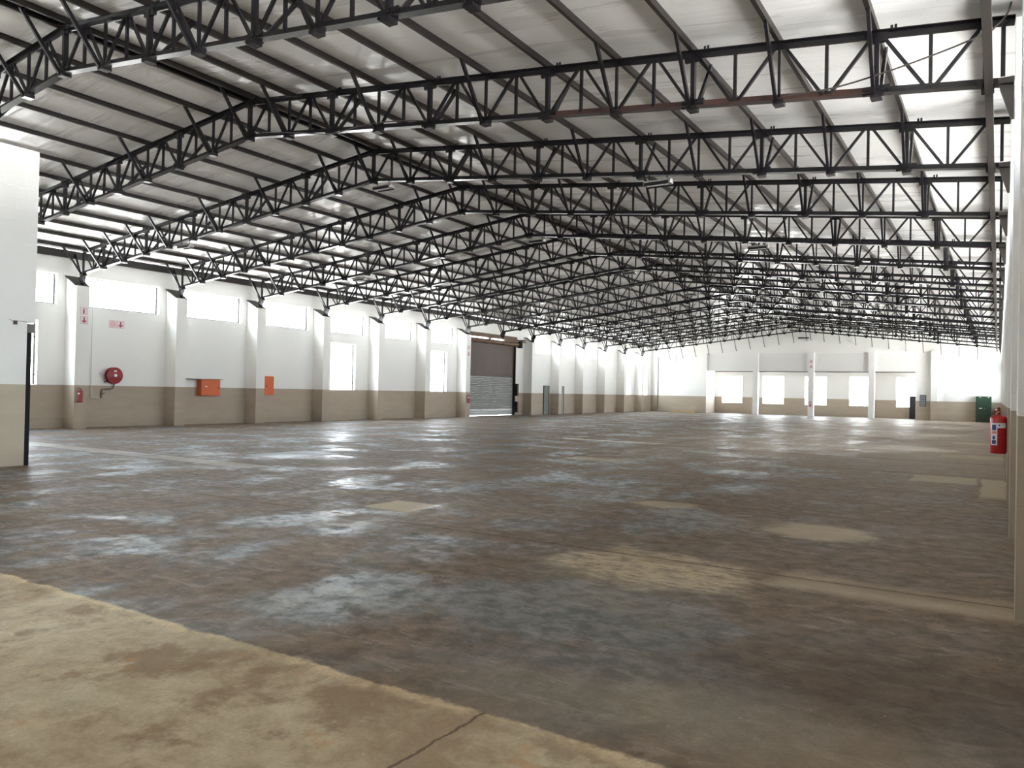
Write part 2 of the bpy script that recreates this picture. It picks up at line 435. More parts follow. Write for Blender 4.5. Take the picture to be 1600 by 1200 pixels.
# ------------------------------------------------------------------ dimensions
XL, XR = -28.74, 0.86            # wall faces
PXL, PXR = -28.02, 0.125         # pillar faces
XC = -14.1; SL = 0.1113          # ridge and roof slope
Y0, Y1 = -8.0, 71.0
DADO = 1.565
ZTC = 7.94                       # top chord centre at the ridge
ZBC = 7.20                       # bottom chord centre at the ridge
def ztop(x): return ZTC - SL * abs(x - XC)
def zbot(x): return ZBC - SL * abs(x - XC)
PUR_H = 0.105
def zroof(x): return ztop(x) + 0.06 + PUR_H + 0.004
NODE = 1.267
YT = lambda m: 15.24 + 4 * m

# ------------------------------------------------------------------ shell
def wall_holes(name, axis, face, back, a0, a1, z0, z1, holes, mat, top=None):
    """wall plane at x or y = face with thickness to back, rectangular openings with reveals"""
    As = sorted({a0, a1, *[h[0] for h in holes], *[h[1] for h in holes]})
    Zs = sorted({z0, z1, *[h[2] for h in holes], *[h[3] for h in holes]})
    mb = MB()
    P = (lambda a, z, d: (d, a, z)) if axis == 'x' else (lambda a, z, d: (a, d, z))
    inside = lambda a, z: any(h[0] < a < h[1] and h[2] < z < h[3] for h in holes)
    for i in range(len(As) - 1):
        for j in range(len(Zs) - 1):
            if inside((As[i] + As[i+1]) / 2, (Zs[j] + Zs[j+1]) / 2): continue
            for d in (face, back):
                mb.quad(P(As[i], Zs[j], d), P(As[i+1], Zs[j], d), P(As[i+1], Zs[j+1], d), P(As[i], Zs[j+1], d))
    for h in holes + [(a0, a1, z0, z1)]:
        mb.quad(P(h[0], h[2], face), P(h[1], h[2], face), P(h[1], h[2], back), P(h[0], h[2], back))
        mb.quad(P(h[0], h[3], face), P(h[1], h[3], face), P(h[1], h[3], back), P(h[0], h[3], back))
        mb.quad(P(h[0], h[2], face), P(h[0], h[3], face), P(h[0], h[3], back), P(h[0], h[2], back))
        mb.quad(P(h[1], h[2], face), P(h[1], h[3], face), P(h[1], h[3], back), P(h[1], h[2], back))
    return struct(mb.build(name, mat, recalc=False))

struct(MB().box(-29.2, 1.3, Y0 - 0.3, 74.4, -0.2, 0.0).build('floor', M_FLOOR))

WTOP = 6.30
bay = lambda n: 15.0 + 4 * n
WIN = 0
wins = []      # (axis, face, a0, a1, z0, z1, bars)
hl = []
for n in range(-5, 14):
    a0, a1 = bay(n) + 0.72, bay(n) + 3.70
    if n == 11: a0, a1 = 59.9, 61.9
    if n == 12: a0, a1 = 63.9, 66.8
    if n == 13: a0, a1 = 67.75, 70.05
    if n in (6, 7): continue
    if a0 < Y0: continue
    hl.append((a0, a1, 4.475, 5.585)); wins.append(('x', XL, a0, a1, 4.475, 5.585, 0))
for (a0, a1, z0, z1) in ((12.3, 14.07, DADO, 3.85), (28.2, 30.0, DADO, 3.97), (36.25, 37.98, DADO, 4.0),
                         (64.45, 66.0, DADO, 3.92), (68.6, 70.0, DADO, 3.95)):
    hl.append((a0, a1, z0, z1)); wins.append(('x', XL, a0, a1, z0, z1, 1))
door_hole = (40.2, 45.85, 0.0, 5.25)
wall_holes('wall_left', 'x', XL, XL - 0.25, Y0, 72.0, 0.0, WTOP, hl + [door_hole], M_WALL)
hr = []
for n in range(-6, 14):
    a0, a1 = bay(n) + 0.6, bay(n) + 3.9
    if a0 < Y0: a0 = Y0 + 0.3
    if n == 13: a1 = 70.7
    hr.append((a0, a1, 4.475, 6.08)); wins.append(('x', XR, a0, a1, 4.475, 6.08, 0))  # unseen high windows, made tall and nearly continuous to brighten the roof
for n in (3, 6, 9, 12, 13):
    a0, a1 = bay(n) + 0.9, bay(n) + 3.5
    hr.append((a0, a1, DADO, 3.95)); wins.append(('x', XR, a0, a1, DADO, 3.95, 0))  # unseen low windows, mostly added to throw light across the hall
wall_holes('wall_right', 'x', XR, XR + 0.25, Y0, Y1, 0.0, WTOP, hr, M_WALL)

# far wall: front skin with the wide recess, and the recess behind it
rec = (-23.3, -5.75, 0.0, 3.93)
fw_ = wall_holes('wall_far', 'y', Y1, Y1 + 0.25, XL - 0.25, XR + 0.25, 0.0, 5.58, [rec], M_WALL)
g = MB()
pts = [(XL - 0.25, Y1 - 0.10, 5.58), (XR + 0.25, Y1 - 0.10, 5.58), (XR + 0.25, Y1 - 0.10, zroof(XR + 0.25)), (XC, Y1 - 0.10, zroof(XC)), (XL - 0.25, Y1 - 0.10, zroof(XL - 0.25))]
g.prism(pts, (0, 0.35, 0))
struct(g.build('wall_gable', M_WALL))
RY = 74.0
rw = [(-22.65, -20.70, 1.0, 3.56), (-18.80, -16.85, 1.0, 3.56), (-15.0, -13.12, 1.0, 3.56), (-11.22, -9.36, 1.0, 3.56), (-7.47, -5.86, 1.0, 3.56)]
wall_holes('wall_recess', 'y', RY, RY + 0.2, rec[0], rec[1] + 0.0, 0.0, 4.15, rw, M_WALL)
for r in rw: wins.append(('y', RY, r[0], r[1], r[2], r[3], 0))
m = MB().box(rec[0] - 0.2, rec[0], Y1 + 0.25, RY + 0.2, 0, 4.15); struct(m.build('wall_recess_left', M_WALL))
m = MB().box(rec[1], rec[1] + 0.2, Y1 + 0.25, RY + 0.2, 0, 4.15); struct(m.build('wall_recess_right', M_WALL))
m = MB().box(rec[0] - 0.2, rec[1] + 0.2, Y1 + 0.25, RY + 0.2, 4.15, 4.3); struct(m.build('ceiling_recess', flat('recess_soffit', (0.16, 0.15, 0.14), 0.8)))
# back wall behind the camera, partition on the left
bw = [(-14.5, -11.5, 4.475, 5.585), (-10.0, -7.0, 4.475, 5.585)]  # out-of-view windows added to let light in behind the camera
for r in bw: wins.append(('y', Y0, *r, 0))
wall_holes('wall_back', 'y', Y0, Y0 - 0.25, XL - 0.25, XR + 0.25, 0.0, WTOP, bw, M_WALL)
m = MB(); m.prism([(XL - 0.25, Y0, WTOP), (XR + 0.25, Y0, WTOP), (XR + 0.25, Y0, zroof(XR + 0.25)), (XC, Y0, zroof(XC)), (XL - 0.25, Y0, zroof(XL - 0.25))], (0, -0.25, 0))
struct(m.build('wall_back_gable', M_WALL))
m = MB()
m.prism([(-16.35, Y0, 0), (-16.35, 7.80, 0), (-16.35, 7.80, 2.84), (-16.35, 7.95, 2.84), (-16.35, 7.95, 6.28), (-16.35, Y0, 6.28)], (-0.22, 0, 0))
struct(m.build('wall_partition', M_PART))

# roof
m = MB()
for s_ in (-1, 1):
    xe = XC + s_ * 15.55
    z = zroof(XC); ze = z - SL * 15.55
    m.prism([(XC, Y0 - 0.6, z), (xe, Y0 - 0.6, ze), (xe, Y0 - 0.6, ze + 0.06), (XC, Y0 - 0.6, z + 0.06)], (0, Y1 + 0.25 - Y0 + 0.6, 0))
struct(m.build('ceiling', M_ROOF))
# eave trims
for nm, x0, x1 in (('trim_1', XL - 0.02, XL + 0.10), ('trim_2', XR - 0.10, XR + 0.02)):
    xx = (x0 + x1) / 2
    m = MB().box(x0, x1, Y0, Y1 - 0.1, 6.19, zroof(XL if x0 < -5 else XR) - 0.02)
    struct(m.build(nm, M_STEEL2))
# lintel line over the far recess
m = MB().box(-22.4, -5.78, Y1 - 0.02, Y1 + 0.06, 3.87, 3.935); struct(m.build('trim_3', M_STEEL2))
# shallow frame of a bricked up opening in the far wall, left section
m = MB().box(-27.2, -24.0, Y1 - 0.03, Y1, 3.93, 3.99); m.box(-25.6, -25.54, Y1 - 0.03, Y1, 3.99, 5.4); struct(m.build('trim_4', M_WALL))

# ------------------------------------------------------------------ windows
def portal(loc, sx_, sz_, axis, sign):
    l = bpy.data.lights.new('window_daylight_portal', 'AREA'); l.shape = 'RECTANGLE'; l.size = sx_; l.size_y = sz_
    l.cycles.is_portal = True
    o = bpy.data.objects.new('window_daylight_portal', l); link(o); o.location = loc
    d = Vector((sign, 0, 0)) if axis == 'x' else Vector((0, sign, 0))
    o.rotation_euler = d.to_track_quat('-Z', 'Z').to_euler()
wi = 0
for (ax, face, a0, a1, z0, z1, kind) in wins:
    inward = {XL: 1, XR: -1, RY: -1, Y0: 1}[face]
    out = face - inward * 0.19
    ctr = (a0 + a1) / 2; zc = (z0 + z1) / 2
    pd = face - inward * 0.26
    if ax == 'x': portal((pd, ctr, zc), a1 - a0, z1 - z0, 'x', inward)
    else: portal((ctr, pd, zc), a1 - a0, z1 - z0, 'y', inward)
    if kind == 2: continue
    wi += 1
    root = struct(empty('window_%d' % wi, (out, ctr, z0) if ax == 'x' else (ctr, out, z0)))
    W_, H_ = (a1 - a0) / 2 - 0.012, z1 - z0
    P = (lambda a, d, z: (d, a, z)) if ax == 'x' else (lambda a, d, z: (a, d, z))
    def bar(mb, aa0, aa1, d, zz0, zz1):
        p, q = P(aa0, -d, zz0), P(aa1, d, zz1)
        mb.box(min(p[0], q[0]), max(p[0], q[0]), min(p[1], q[1]), max(p[1], q[1]), zz0, zz1)
    fm = MB(); t = 0.045
    bar(fm, -W_, W_, 0.025, 0.01, t); bar(fm, -W_, W_, 0.025, H_ - t, H_ - 0.01)
    bar(fm, -W_, -W_ + t, 0.025, t, H_ - t); bar(fm, W_ - t, W_, 0.025, t, H_ - t)
    fm.build('window_frame', M_FRAME, root)
    pm = MB(); p, q, r, s_ = P(-W_ + t, 0, t), P(W_ - t, 0, t), P(W_ - t, 0, H_ - t), P(-W_ + t, 0, H_ - t)
    pm.quad(p, q, r, s_); pm.build('pane', M_GLASS, root, recalc=False)
    if kind == 1:
        b = MB(); din = inward * 0.12
        for zz in (0.35, H_ * 0.74, H_ * 0.80):
            b.beam(P(-W_, din, zz), P(W_, din, zz), 0.022, 0.022)
        k = max(4, int((a1 - a0) / 0.24))
        for i in range(1, k):
            aa = -W_ + 2 * W_ * i / k
            b.beam(P(aa, din, 0.0), P(aa, din, H_), 0.014, 0.014)
        b.build('security_bars', M_FRAME, root)

# ------------------------------------------------------------------ pillars
PT = 0.47
def pillar_mesh(side):
    m = MB()
    if side < 0: m.prism([(PXL, 0, 0), (PXL, 0, 5.15), (XL - 0.01, 0, 5.52), (XL - 0.01, 0, 0)], (0, PT, 0))
    else: m.box(PXR, XR + 0.01, 0, PT, 0, 6.30)
    return m
LP = {-1: 'white wall pillar with beige base nearest the camera, behind the left partition',
      0: 'white and beige wall pillar carrying a fire extinguisher, left of the red hose reel',
      1: 'white and beige wall pillar between the hose reel and the wide orange box',
      2: 'white and beige wall pillar between the wide orange box and the narrow orange cabinet',
      3: 'white and beige wall pillar just left of the nearer tall barred window',
      4: 'white and beige wall pillar just right of the nearer tall barred window',
      5: 'white and beige wall pillar just left of the tall window nearest the roller door',
      6: 'white and beige wall pillar with extinguisher at the near side of the roller door',
      8: 'white and beige wall pillar just beyond the roller door',
      9: 'white and beige wall pillar between the two narrow grey steel doors',
      10: 'white and beige left wall pillar, first beyond the narrow grey steel doors',
      11: 'white and beige left wall pillar, second beyond the narrow grey steel doors',
      12: 'white and beige left wall pillar just before the two slim far windows',
      13: 'white and beige left wall pillar between the two slim far windows'}
pm_l = pillar_mesh(-1).mesh('wall_pillar', M_WALL)
first = None
def cap_mesh(side):
    m = MB()
    f, b = (PXL, XL) if side < 0 else (PXR, XR)
    s = 1 if side < 0 else -1
    m.prism([(f - s * 0.02, -0.06, 5.145), (f - s * 0.02, -0.06, 5.165), (b, -0.06, 5.55), (b, -0.06, 5.53)], (0, PT + 0.08, 0))
    return m
for n, lab in LP.items():
    m = pillar_mesh(-1)
    o = m.build('wall_pillar', M_WALL); o.location = (0, bay(n), 0)
    tag(o, lab, 'pillar', 'pillars along the left wall')
    c = cap_mesh(-1).build('top_plate', M_STEEL2, o)
for n in range(-3, 14):
    if n == -3: continue
    m = pillar_mesh(1)
    o = m.build('wall_pillar', M_WALL); o.location = (0, bay(n), 0)
    lab = 'white right wall pillar seen edge on, beyond the large near fire extinguisher'
    if n == -2: lab = 'nearest right wall pillar, its beige base cut by the right edge of the picture'
    if n == -1: lab = 'right wall pillar on which the large near fire extinguisher hangs'
    tag(o, lab, 'pillar', 'pillars along the right wall')
FC = [(-23.4, 'white column at the left end of the far wall recess'),
      (-18.65, 'slim white column between the first and second bright far windows'),
      (-13.87, 'white column in front of the middle bright far window, with two small signs'),
      (-9.05, 'slim white column beside the fourth bright far window'),
      (-4.42, 'white far wall column between the notice board and the green cabinet')]
for x, lab in FC:
    o = MB().box(-0.23, 0.23, Y1 - 0.22, Y1 + (0.24 if -23 < x < -5 else 0.05), 0, 5.585).build('wall_pillar', M_WHITE if -23 < x < -5 else M_WALL)
    o.location = (x, 0, 0)
    tag(o, lab, 'pillar', 'columns of the far wall')

# ------------------------------------------------------------------ roof trusses
def truss(variant):
    """all parts in coordinates relative to (XC, yt, 0)"""
    root = empty('roof_truss')
    X = lambda k, s: s * NODE * k
    zt = lambda x: ZTC - SL * abs(x); zb = lambda x: ZBC - SL * abs(x)
    LEFT_END, RIGHT_END = -13.98, 14.215
    for s in (-1, 1):
        xe = LEFT_END if s < 0 else RIGHT_END
        nrm = Vector((s * SL, 0, 1)).normalized()
        m = MB()
        a, b = (0, 0, zt(0)), (xe, 0, zt(xe))
        m.beam(a, b, 0.13, 0.012, nrm, (0, 0.05)); m.beam(a, b, 0.03, 0.10, nrm, (0, 0.0))
        m.build('top_chord', M_STEEL, root)
        # bottom chord in bolted lengths
        cuts = [0, 2, 4, 6, 8, 10, None]
        for i in range(6):
            x0 = X(cuts[i], s); x1 = xe if cuts[i+1] is None else X(cuts[i+1], s)
            m = MB(); a, b = (x0, 0, zb(x0)), (x1, 0, zb(x1))
            m.beam(a, b, 0.14, 0.012, nrm, (0, -0.045)); m.beam(a, b, 0.03, 0.09, nrm, (0, 0.0))
            mat = M_PRIMER if (variant == 'primer' and s > 0 and i in (3, 4)) else M_STEEL
            bc = m.build('bottom_chord', mat, root)
            if mat is M_PRIMER: bc['label'] = 'length of bottom chord in red primer'
        # web
        for k in range(0, 12):
            x = X(k, s)
            if k > 0 or s > 0:
                wdt = 0.085 if k % 2 == 0 else 0.05
                MB().beam((x, 0, zb(x)), (x, 0, zt(x)), wdt, wdt * 0.75, (1, 0, 0)).build('vertical', M_STEEL, root)
            if k == 0: continue
            x0 = X(k - 1, s); xm = (x0 + x) / 2
            MB().beam((xm, 0, zb(xm)), (xm, 0, zt(xm)), 0.045, 0.045, (1, 0, 0)).build('vertical', M_STEEL, root)
            B = k == 11 or (k in ((9, 10) if variant == 'primer' else (7, 8)) and s > 0)
            for xn in (x0, x):
                p, q = ((xn, 0, zt(xn)), (xm, 0, zb(xm))) if B else ((xn, 0, zb(xn)), (xm, 0, zt(xm)))
                d = 0.05 * (1 if xm > xn else -1)
                p = (p[0] + d, 0, p[2]); q = (q[0] - d, 0, q[2])
                MB().beam(p, q, 0.045, 0.045, (0, 1, 0)).build('diagonal', M_STEEL, root)
        # end strut and bracket to the wall pillar
        x = xe
        if s < 0:
            m = MB()
            m.prism([(x - 0.10, -0.012, 5.18), (x + 0.06, -0.012, 5.18), (x + 0.20, -0.012, 5.62), (x - 0.02, -0.012, 5.72), (x - 0.24, -0.012, 5.45)], (0, 0.024, 0))
            m.build('end_bracket', M_STEEL, root)
            MB().beam((x + 0.02, 0, 5.5), (x + 0.02, 0, zt(x)), 0.06, 0.06, (1, 0, 0)).build('end_strut', M_STEEL, root)
            MB().beam((x - 0.55, 0, zt(x) - 0.02), (x + 0.02, 0, 5.25), 0.05, 0.05, (0, 1, 0)).build('end_strut', M_STEEL, root)
        else:
            m = MB()
            m.prism([(x - 0.17, -0.04, 5.67), (x, -0.04, 5.67), (x, -0.04, 5.16), (x - 0.035, -0.04, 5.16), (x - 0.15, -0.04, 5.54)], (0, 0.08, 0))
            m.build('end_bracket', M_GREYST, root)
            MB().beam((x - 0.12, 0, 5.7), (x - 0.12, 0, zt(x)), 0.05, 0.05, (1, 0, 0)).build('end_strut', M_STEEL, root)
        # fly braces from the purlins to the bottom chord, with cleats and splices
        for k in range(0, 12):
            if k == 0 and s < 0: continue
            x = X(k, s)
            near = k in (0, 1, 3, 5, 7, 8, 9, 10, 11); far_ = k in (2, 4, 6, 8, 10)
            for on, dy in ((near, -1), (far_, 1)):
                if not on: continue
                MB().beam((x + 0.03 * dy, dy * 0.07, zb(x) - 0.06), (x + 0.02 * dy, dy * 0.77, zt(x) + 0.115), 0.065, 0.045, (1, 0, 0)).build('fly_brace', M_STEEL, root)
            m = MB().box(x - 0.07, x + 0.07, -0.085, 0.085, zb(x) - 0.115, zb(x) - 0.045)
            if k % 2 == 0:
                m.box(x - 0.17, x + 0.17, -0.03, 0.03, zb(x) - 0.05, zb(x) + 0.06)
                for bx in (-0.13, -0.07, 0.07, 0.13):
                    m.cyl((x + bx, -0.05, zb(x) - 0.01), (x + bx, 0.05, zb(x) - 0.01), 0.017, n=6)
            m.build('chord_cleat', M_STEEL, root)
            if k % 2 == 0:
                m = MB().box(x - 0.13, x + 0.13, -0.03, 0.03, zt(x) - 0.10, zt(x) + 0.04)
                for bx in (-0.22, -0.17, 0.17, 0.22):
                    m.cyl((x + bx, 0, zt(x) - abs(bx) * 0 - 0.02), (x + bx, 0, zt(x) + 0.10), 0.018, n=6)
                m.build('gusset_plate', M_STEEL, root)
    return root
protoP = truss('primer'); protoN = truss('plain')
TL = {-2: 'nearest dark steel truss, crossing the top left corner and cut by the top edge',
      -1: 'second nearest roof truss, one length of its lower chord in reddish primer',
      0: 'roof truss landing on the left pillar with extinguisher and arrow sign',
      1: 'roof truss landing on the left pillar between hose reel and wide orange box',
      2: 'roof truss landing on the left pillar beside the narrow orange cabinet',
      3: 'roof truss landing on the pillar just left of the nearer tall barred window',
      4: 'roof truss landing on the pillar just right of the nearer tall barred window',
      5: 'roof truss landing on the pillar left of the tall window nearest the roller door',
      6: 'roof truss landing on the pillar at the near side of the roller door',
      7: 'roof truss ending over the middle of the roller door',
      8: 'roof truss landing on the pillar just beyond the roller door',
      9: 'roof truss landing on the pillar between the two narrow grey doors',
      10: 'roof truss landing on the first pillar beyond the narrow grey doors',
      11: 'roof truss landing on the second pillar beyond the narrow grey doors',
      12: 'roof truss landing on the pillar just before the slim far windows',
      13: 'farthest roof truss, standing close before the far gable wall'}
kidsN = kids(protoN); usedN = False
for mIdx in range(-2, 14):
    if mIdx == -1: r = protoP
    elif not usedN: r = protoN; usedN = True
    else:
        r = protoN.copy(); C.objects.link(r)
        for ch in kidsN:
            c = ch.copy(); C.objects.link(c); c.parent = r
    r.location = (XC, YT(mIdx), 0)
    tag(r, TL[mIdx], 'roof truss', 'dark steel roof trusses across the hall')

# purlins
ORD = ['', 'first', 'second', 'third', 'fourth', 'fifth', 'sixth', 'seventh', 'eighth', 'ninth', 'tenth', 'eleventh']
def purlin(x, s):
    h = PUR_H; w_ = 0.055
    m = MB(); L0, L1 = Y0 + 0.02, Y1 - 0.11
    m.box(-0.004, 0.004, L0, L1, 0, h)
    for z_ in (0, h - 0.006): m.box(0, -s * w_, L0, L1, z_, z_ + 0.006) if s < 0 else m.box(-w_, 0, L0, L1, z_, z_ + 0.006)
    e = -s * w_
    m.box(min(e, e + s * 0.006), max(e, e + s * 0.006), L0, L1, 0, 0.022)
    return m
for s in (-1, 1):
    for k in range(0, 12):
        x = XC + s * (NODE * k if k else 0.17)
        if k == 11: x = XC + s * (NODE * 11)
        zb_ = ztop(x) + 0.058
        root = empty('roof_purlin', (x, 0, zb_))
        side = 'left' if s < 0 else 'right'
        lab = ('long dark purlin running beside the ridge on the %s roof slope' % side) if k == 0 else \
              'long dark purlin under the %s roof slope, %s one down from the ridge' % (side, ORD[k])
        tag(root, lab, 'purlin', 'purlins under the %s roof slope' % side)
        purlin(x, s).build('channel', M_STEEL2, root)
        zend = 6.66 - 0.134 * abs(x - (-13.95))
        if abs(x - XC) < 13.5:
            MB().beam((0, 69.75, 0.0), (0, Y1 - 0.10, zend - zb_), 0.05, 0.04, (1, 0, 0)).build('gable_brace', M_STEEL, root)

tb = MB().box(-0.045, 0.045, Y0 + 0.02, Y1 - 0.12, -0.05, 0.05)
tb = tb.build('tie_beam', M_STEEL2); tb.location = (-0.15, 0, 5.56)
tag(tb, 'long dark beam running lengthwise under the truss ends beside the right wall', 'beam')

# ------------------------------------------------------------------ strip lights
M_LAMPBODY = flat('grey_lamp_housing', (0.30, 0.29, 0.27), 0.5)
def fixture(x, y, lab):
    zc_ = zbot(x) - 0.22
    r = empty('strip_light', (x, y, zc_)); tag(r, lab, 'ceiling light', 'strip lights hung under the trusses')
    m = MB(); m.prism([(-0.30, -0.11, -0.02), (-0.30, 0.11, -0.02), (-0.30, 0.06, 0.07), (-0.30, -0.06, 0.07)], (0.60, 0, 0))
    m.build('housing', M_LAMPBODY, r)
    m = MB().box(-0.27, 0.27, -0.12, -0.112, -0.05, 0.02); m.box(-0.27, 0.27, 0.112, 0.12, -0.05, 0.02); m.build('side_panel', M_STEEL, r)
    m = MB().cyl((-0.22, -0.04, -0.04), (0.22, -0.04, -0.04), 0.014, n=10); m.build('tube', M_LABEL, r)
    m = MB().beam((-0.2, 0, 0.07), (-0.2, 0, 0.2), 0.015, 0.015); m.beam((0.2, 0, 0.07), (0.2, 0, 0.2), 0.015, 0.015); m.build('hanger', M_STEEL, r)
near_t = {0: 'the truss above the extinguisher pillar', 2: 'the truss above the narrow orange cabinet', 4: 'the truss past the nearer tall barred window',
          6: 'the truss at the near side of the roller door', 8: 'the truss just beyond the roller door', 10: 'the first truss beyond the narrow grey doors',
          12: 'the last truss but one'}
for mIdx in range(0, 14, 2):
    for xx, wd in ((-22.1, 'left slope'), (-13.75, 'under apex'), (-6.1, 'right slope')):
        fixture(xx, YT(mIdx), 'strip light on %s, %s' % (near_t[mIdx], wd))
m = MB().box(-0.45, 0.45, -0.08, 0.08, -0.06, 0.04)
o = m.build('gable_light', M_STEEL); o.location = (-14.55, Y1 - 0.18, 6.88)
tag(o, 'dark bar shaped lamp high on the far gable below the ridge', 'lamp')

# ------------------------------------------------------------------ cables on the second truss
def cable(pts, y, lab):
    m = MB(); P_ = [Vector((a, y, b)) for a, b in pts]
    out = []
    for i in range(len(P_) - 1):
        p0 = P_[max(i-1, 0)]; p1 = P_[i]; p2 = P_[i+1]; p3 = P_[min(i+2, len(P_)-1)]
        for k in range(6):
            t = k / 6
            out.append(0.5 * ((2*p1) + (p2-p0)*t + (2*p0-5*p1+4*p2-p3)*t*t + (-p0+3*p1-3*p2+p3)*t**3))
    out.append(P_[-1])
    m.tube(out, 0.012, 8)
    tag(m.build('hanging_cable', M_CABLE, smooth=True), lab, 'cable')
cable([(0.11, 6.72), (0.04, 6.42), (-0.09, 6.27), (-0.19, 6.21), (-0.68, 6.08), (-1.34, 5.95), (-1.97, 5.87), (-2.6, 5.88)], 11.08, 'grey cable curving from the right wall down along the second nearest truss')
cable([(-13.47, 7.14), (-12.37, 6.95), (-11.44, 6.78), (-10.74, 6.80), (-10.07, 6.78), (-9.44, 6.70), (-8.98, 6.62)], 11.08, 'dark cable looping along the lower chord right of the second truss apex')

# ------------------------------------------------------------------ fire extinguishers
def extinguisher(loc, r, h, lab, face=(0, -1), full=True):
    """loc: centre of the base; face: horizontal direction of the label"""
    root = empty('fire_extinguisher', loc); tag(root, lab, 'fire extinguisher', 'wall hung fire extinguishers')
    bh = h * 0.80
    MB().lathe((0, 0, 0), [(r*0.90, 0), (r*0.97, 0.012), (r, 0.03), (r, bh - r*0.50), (r*0.95, bh - r*0.26), (r*0.80, bh - r*0.09), (r*0.45, bh), (r*0.24, bh + 0.012), (r*0.24, bh + 0.03)], n=28).build('cylinder', M_RED if full else M_REDD, root, smooth=True)
    a0 = math.atan2(face[1], face[0])
    lb = MB(); R = r * 1.01; z0, z1 = bh * 0.22, bh * 0.80
    def patch(mb, a, b, z0, z1, R):
        n_ = 10
        for i in range(n_):
            t0 = a + (b - a) * i / n_; t1 = a + (b - a) * (i + 1) / n_
            mb.quad((R*math.cos(t0), R*math.sin(t0), z0), (R*math.cos(t1), R*math.sin(t1), z0), (R*math.cos(t1), R*math.sin(t1), z1), (R*math.cos(t0), R*math.sin(t0), z1))
    patch(lb, a0 - 1.0, a0 - 0.15, z0, z1, R); patch(lb, a0 - 0.15, a0 + 0.95, z1 - bh*0.13, z1, R)
    lab_o = lb.build('label', M_LABEL, root, recalc=False)
    if full:
        b = MB()
        patch(b, a0 - 0.85, a0 - 0.3, z1 - bh*0.19, z1 - bh*0.05, R * 1.006)
        patch(b, a0 - 0.85, a0 - 0.3, z0 + bh*0.03, z0 + bh*0.13, R * 1.006)
        patch(b, a0 - 0.75, a0 - 0.4, z0 + bh*0.15, z0 + bh*0.24, R * 1.006)
        patch(b, a0 + 0.0, a0 + 0.15, z1 - bh*0.08, z1 - bh*0.04, R * 1.006)
        b.build('label_print', M_BLUE, lab_o, recalc=False)
        b = MB(); patch(b, a0 - 0.9, a0 - 0.25, z0 + bh*0.30, z0 + bh*0.36, R * 1.006)
        b.build('label_print', M_PINK, lab_o, recalc=False)
    else:
        b = MB(); patch(b, a0 - 0.85, a0 - 0.3, z0 + bh*0.1, z0 + bh*0.35, R * 1.006); b.build('label_print', M_BLUE, lab_o, recalc=False)
    zt_ = bh + 0.03
    MB().cyl((0, 0, zt_), (0, 0, zt_ + h*0.06), r*0.26, n=14).box(-r*0.2, r*0.2, -r*0.5, r*0.25, zt_ + h*0.03, zt_ + h*0.065).build('valve', M_BRASS if full else M_REDD, root, smooth=False)
    hd = MB(); zz = zt_ + h*0.06
    hd.beam((0, r*0.2, zz), (0, -r*0.95, zz + h*0.055), r*0.26, 0.012); hd.beam((0, r*0.2, zz - 0.005), (0, -r*0.9, zz - h*0.012), r*0.26, 0.012)
    hd.build('handle', M_RED if full else M_BLACK, root)
    MB().lathe((0, 0, 0), [(r*0.2, 0), (r*0.2, 0.015)], axis='x', n=16).build('pressure_gauge', M_CHROME, root).location = (-r*0.42, 0, zt_ + h*0.045)
    hs = MB(); P_ = []
    for i in range(13):
        t = i / 12; P_.append(Vector((-r*0.2 - r*0.35*math.sin(t*math.pi), r*0.25 + r*0.95*math.sin(t*math.pi*0.5), zt_ + h*0.04 + h*0.05*math.sin(t*math.pi) - t*t*h*0.42)))
    hs.tube(P_, r*0.10, 8); hs.build('hose', M_BLACK if not full else M_REDD, root, smooth=True)
    return root
extinguisher((0.005, 11.20, 1.035), 0.090, 0.585, 'large red fire extinguisher with white label hanging at the right edge')
extinguisher((PXL + 0.11, 15.16, 0.95), 0.085, 0.54, 'red fire extinguisher on the left pillar beside the hose reel', full=False)
extinguisher((PXL + 0.11, 39.22, 0.90), 0.085, 0.55, 'red fire extinguisher on the pillar beside the roller door', full=False)
extinguisher((-13.87, Y1 - 0.31, 0.85), 0.08, 0.5, 'small far red fire extinguisher on the middle far column', full=False)

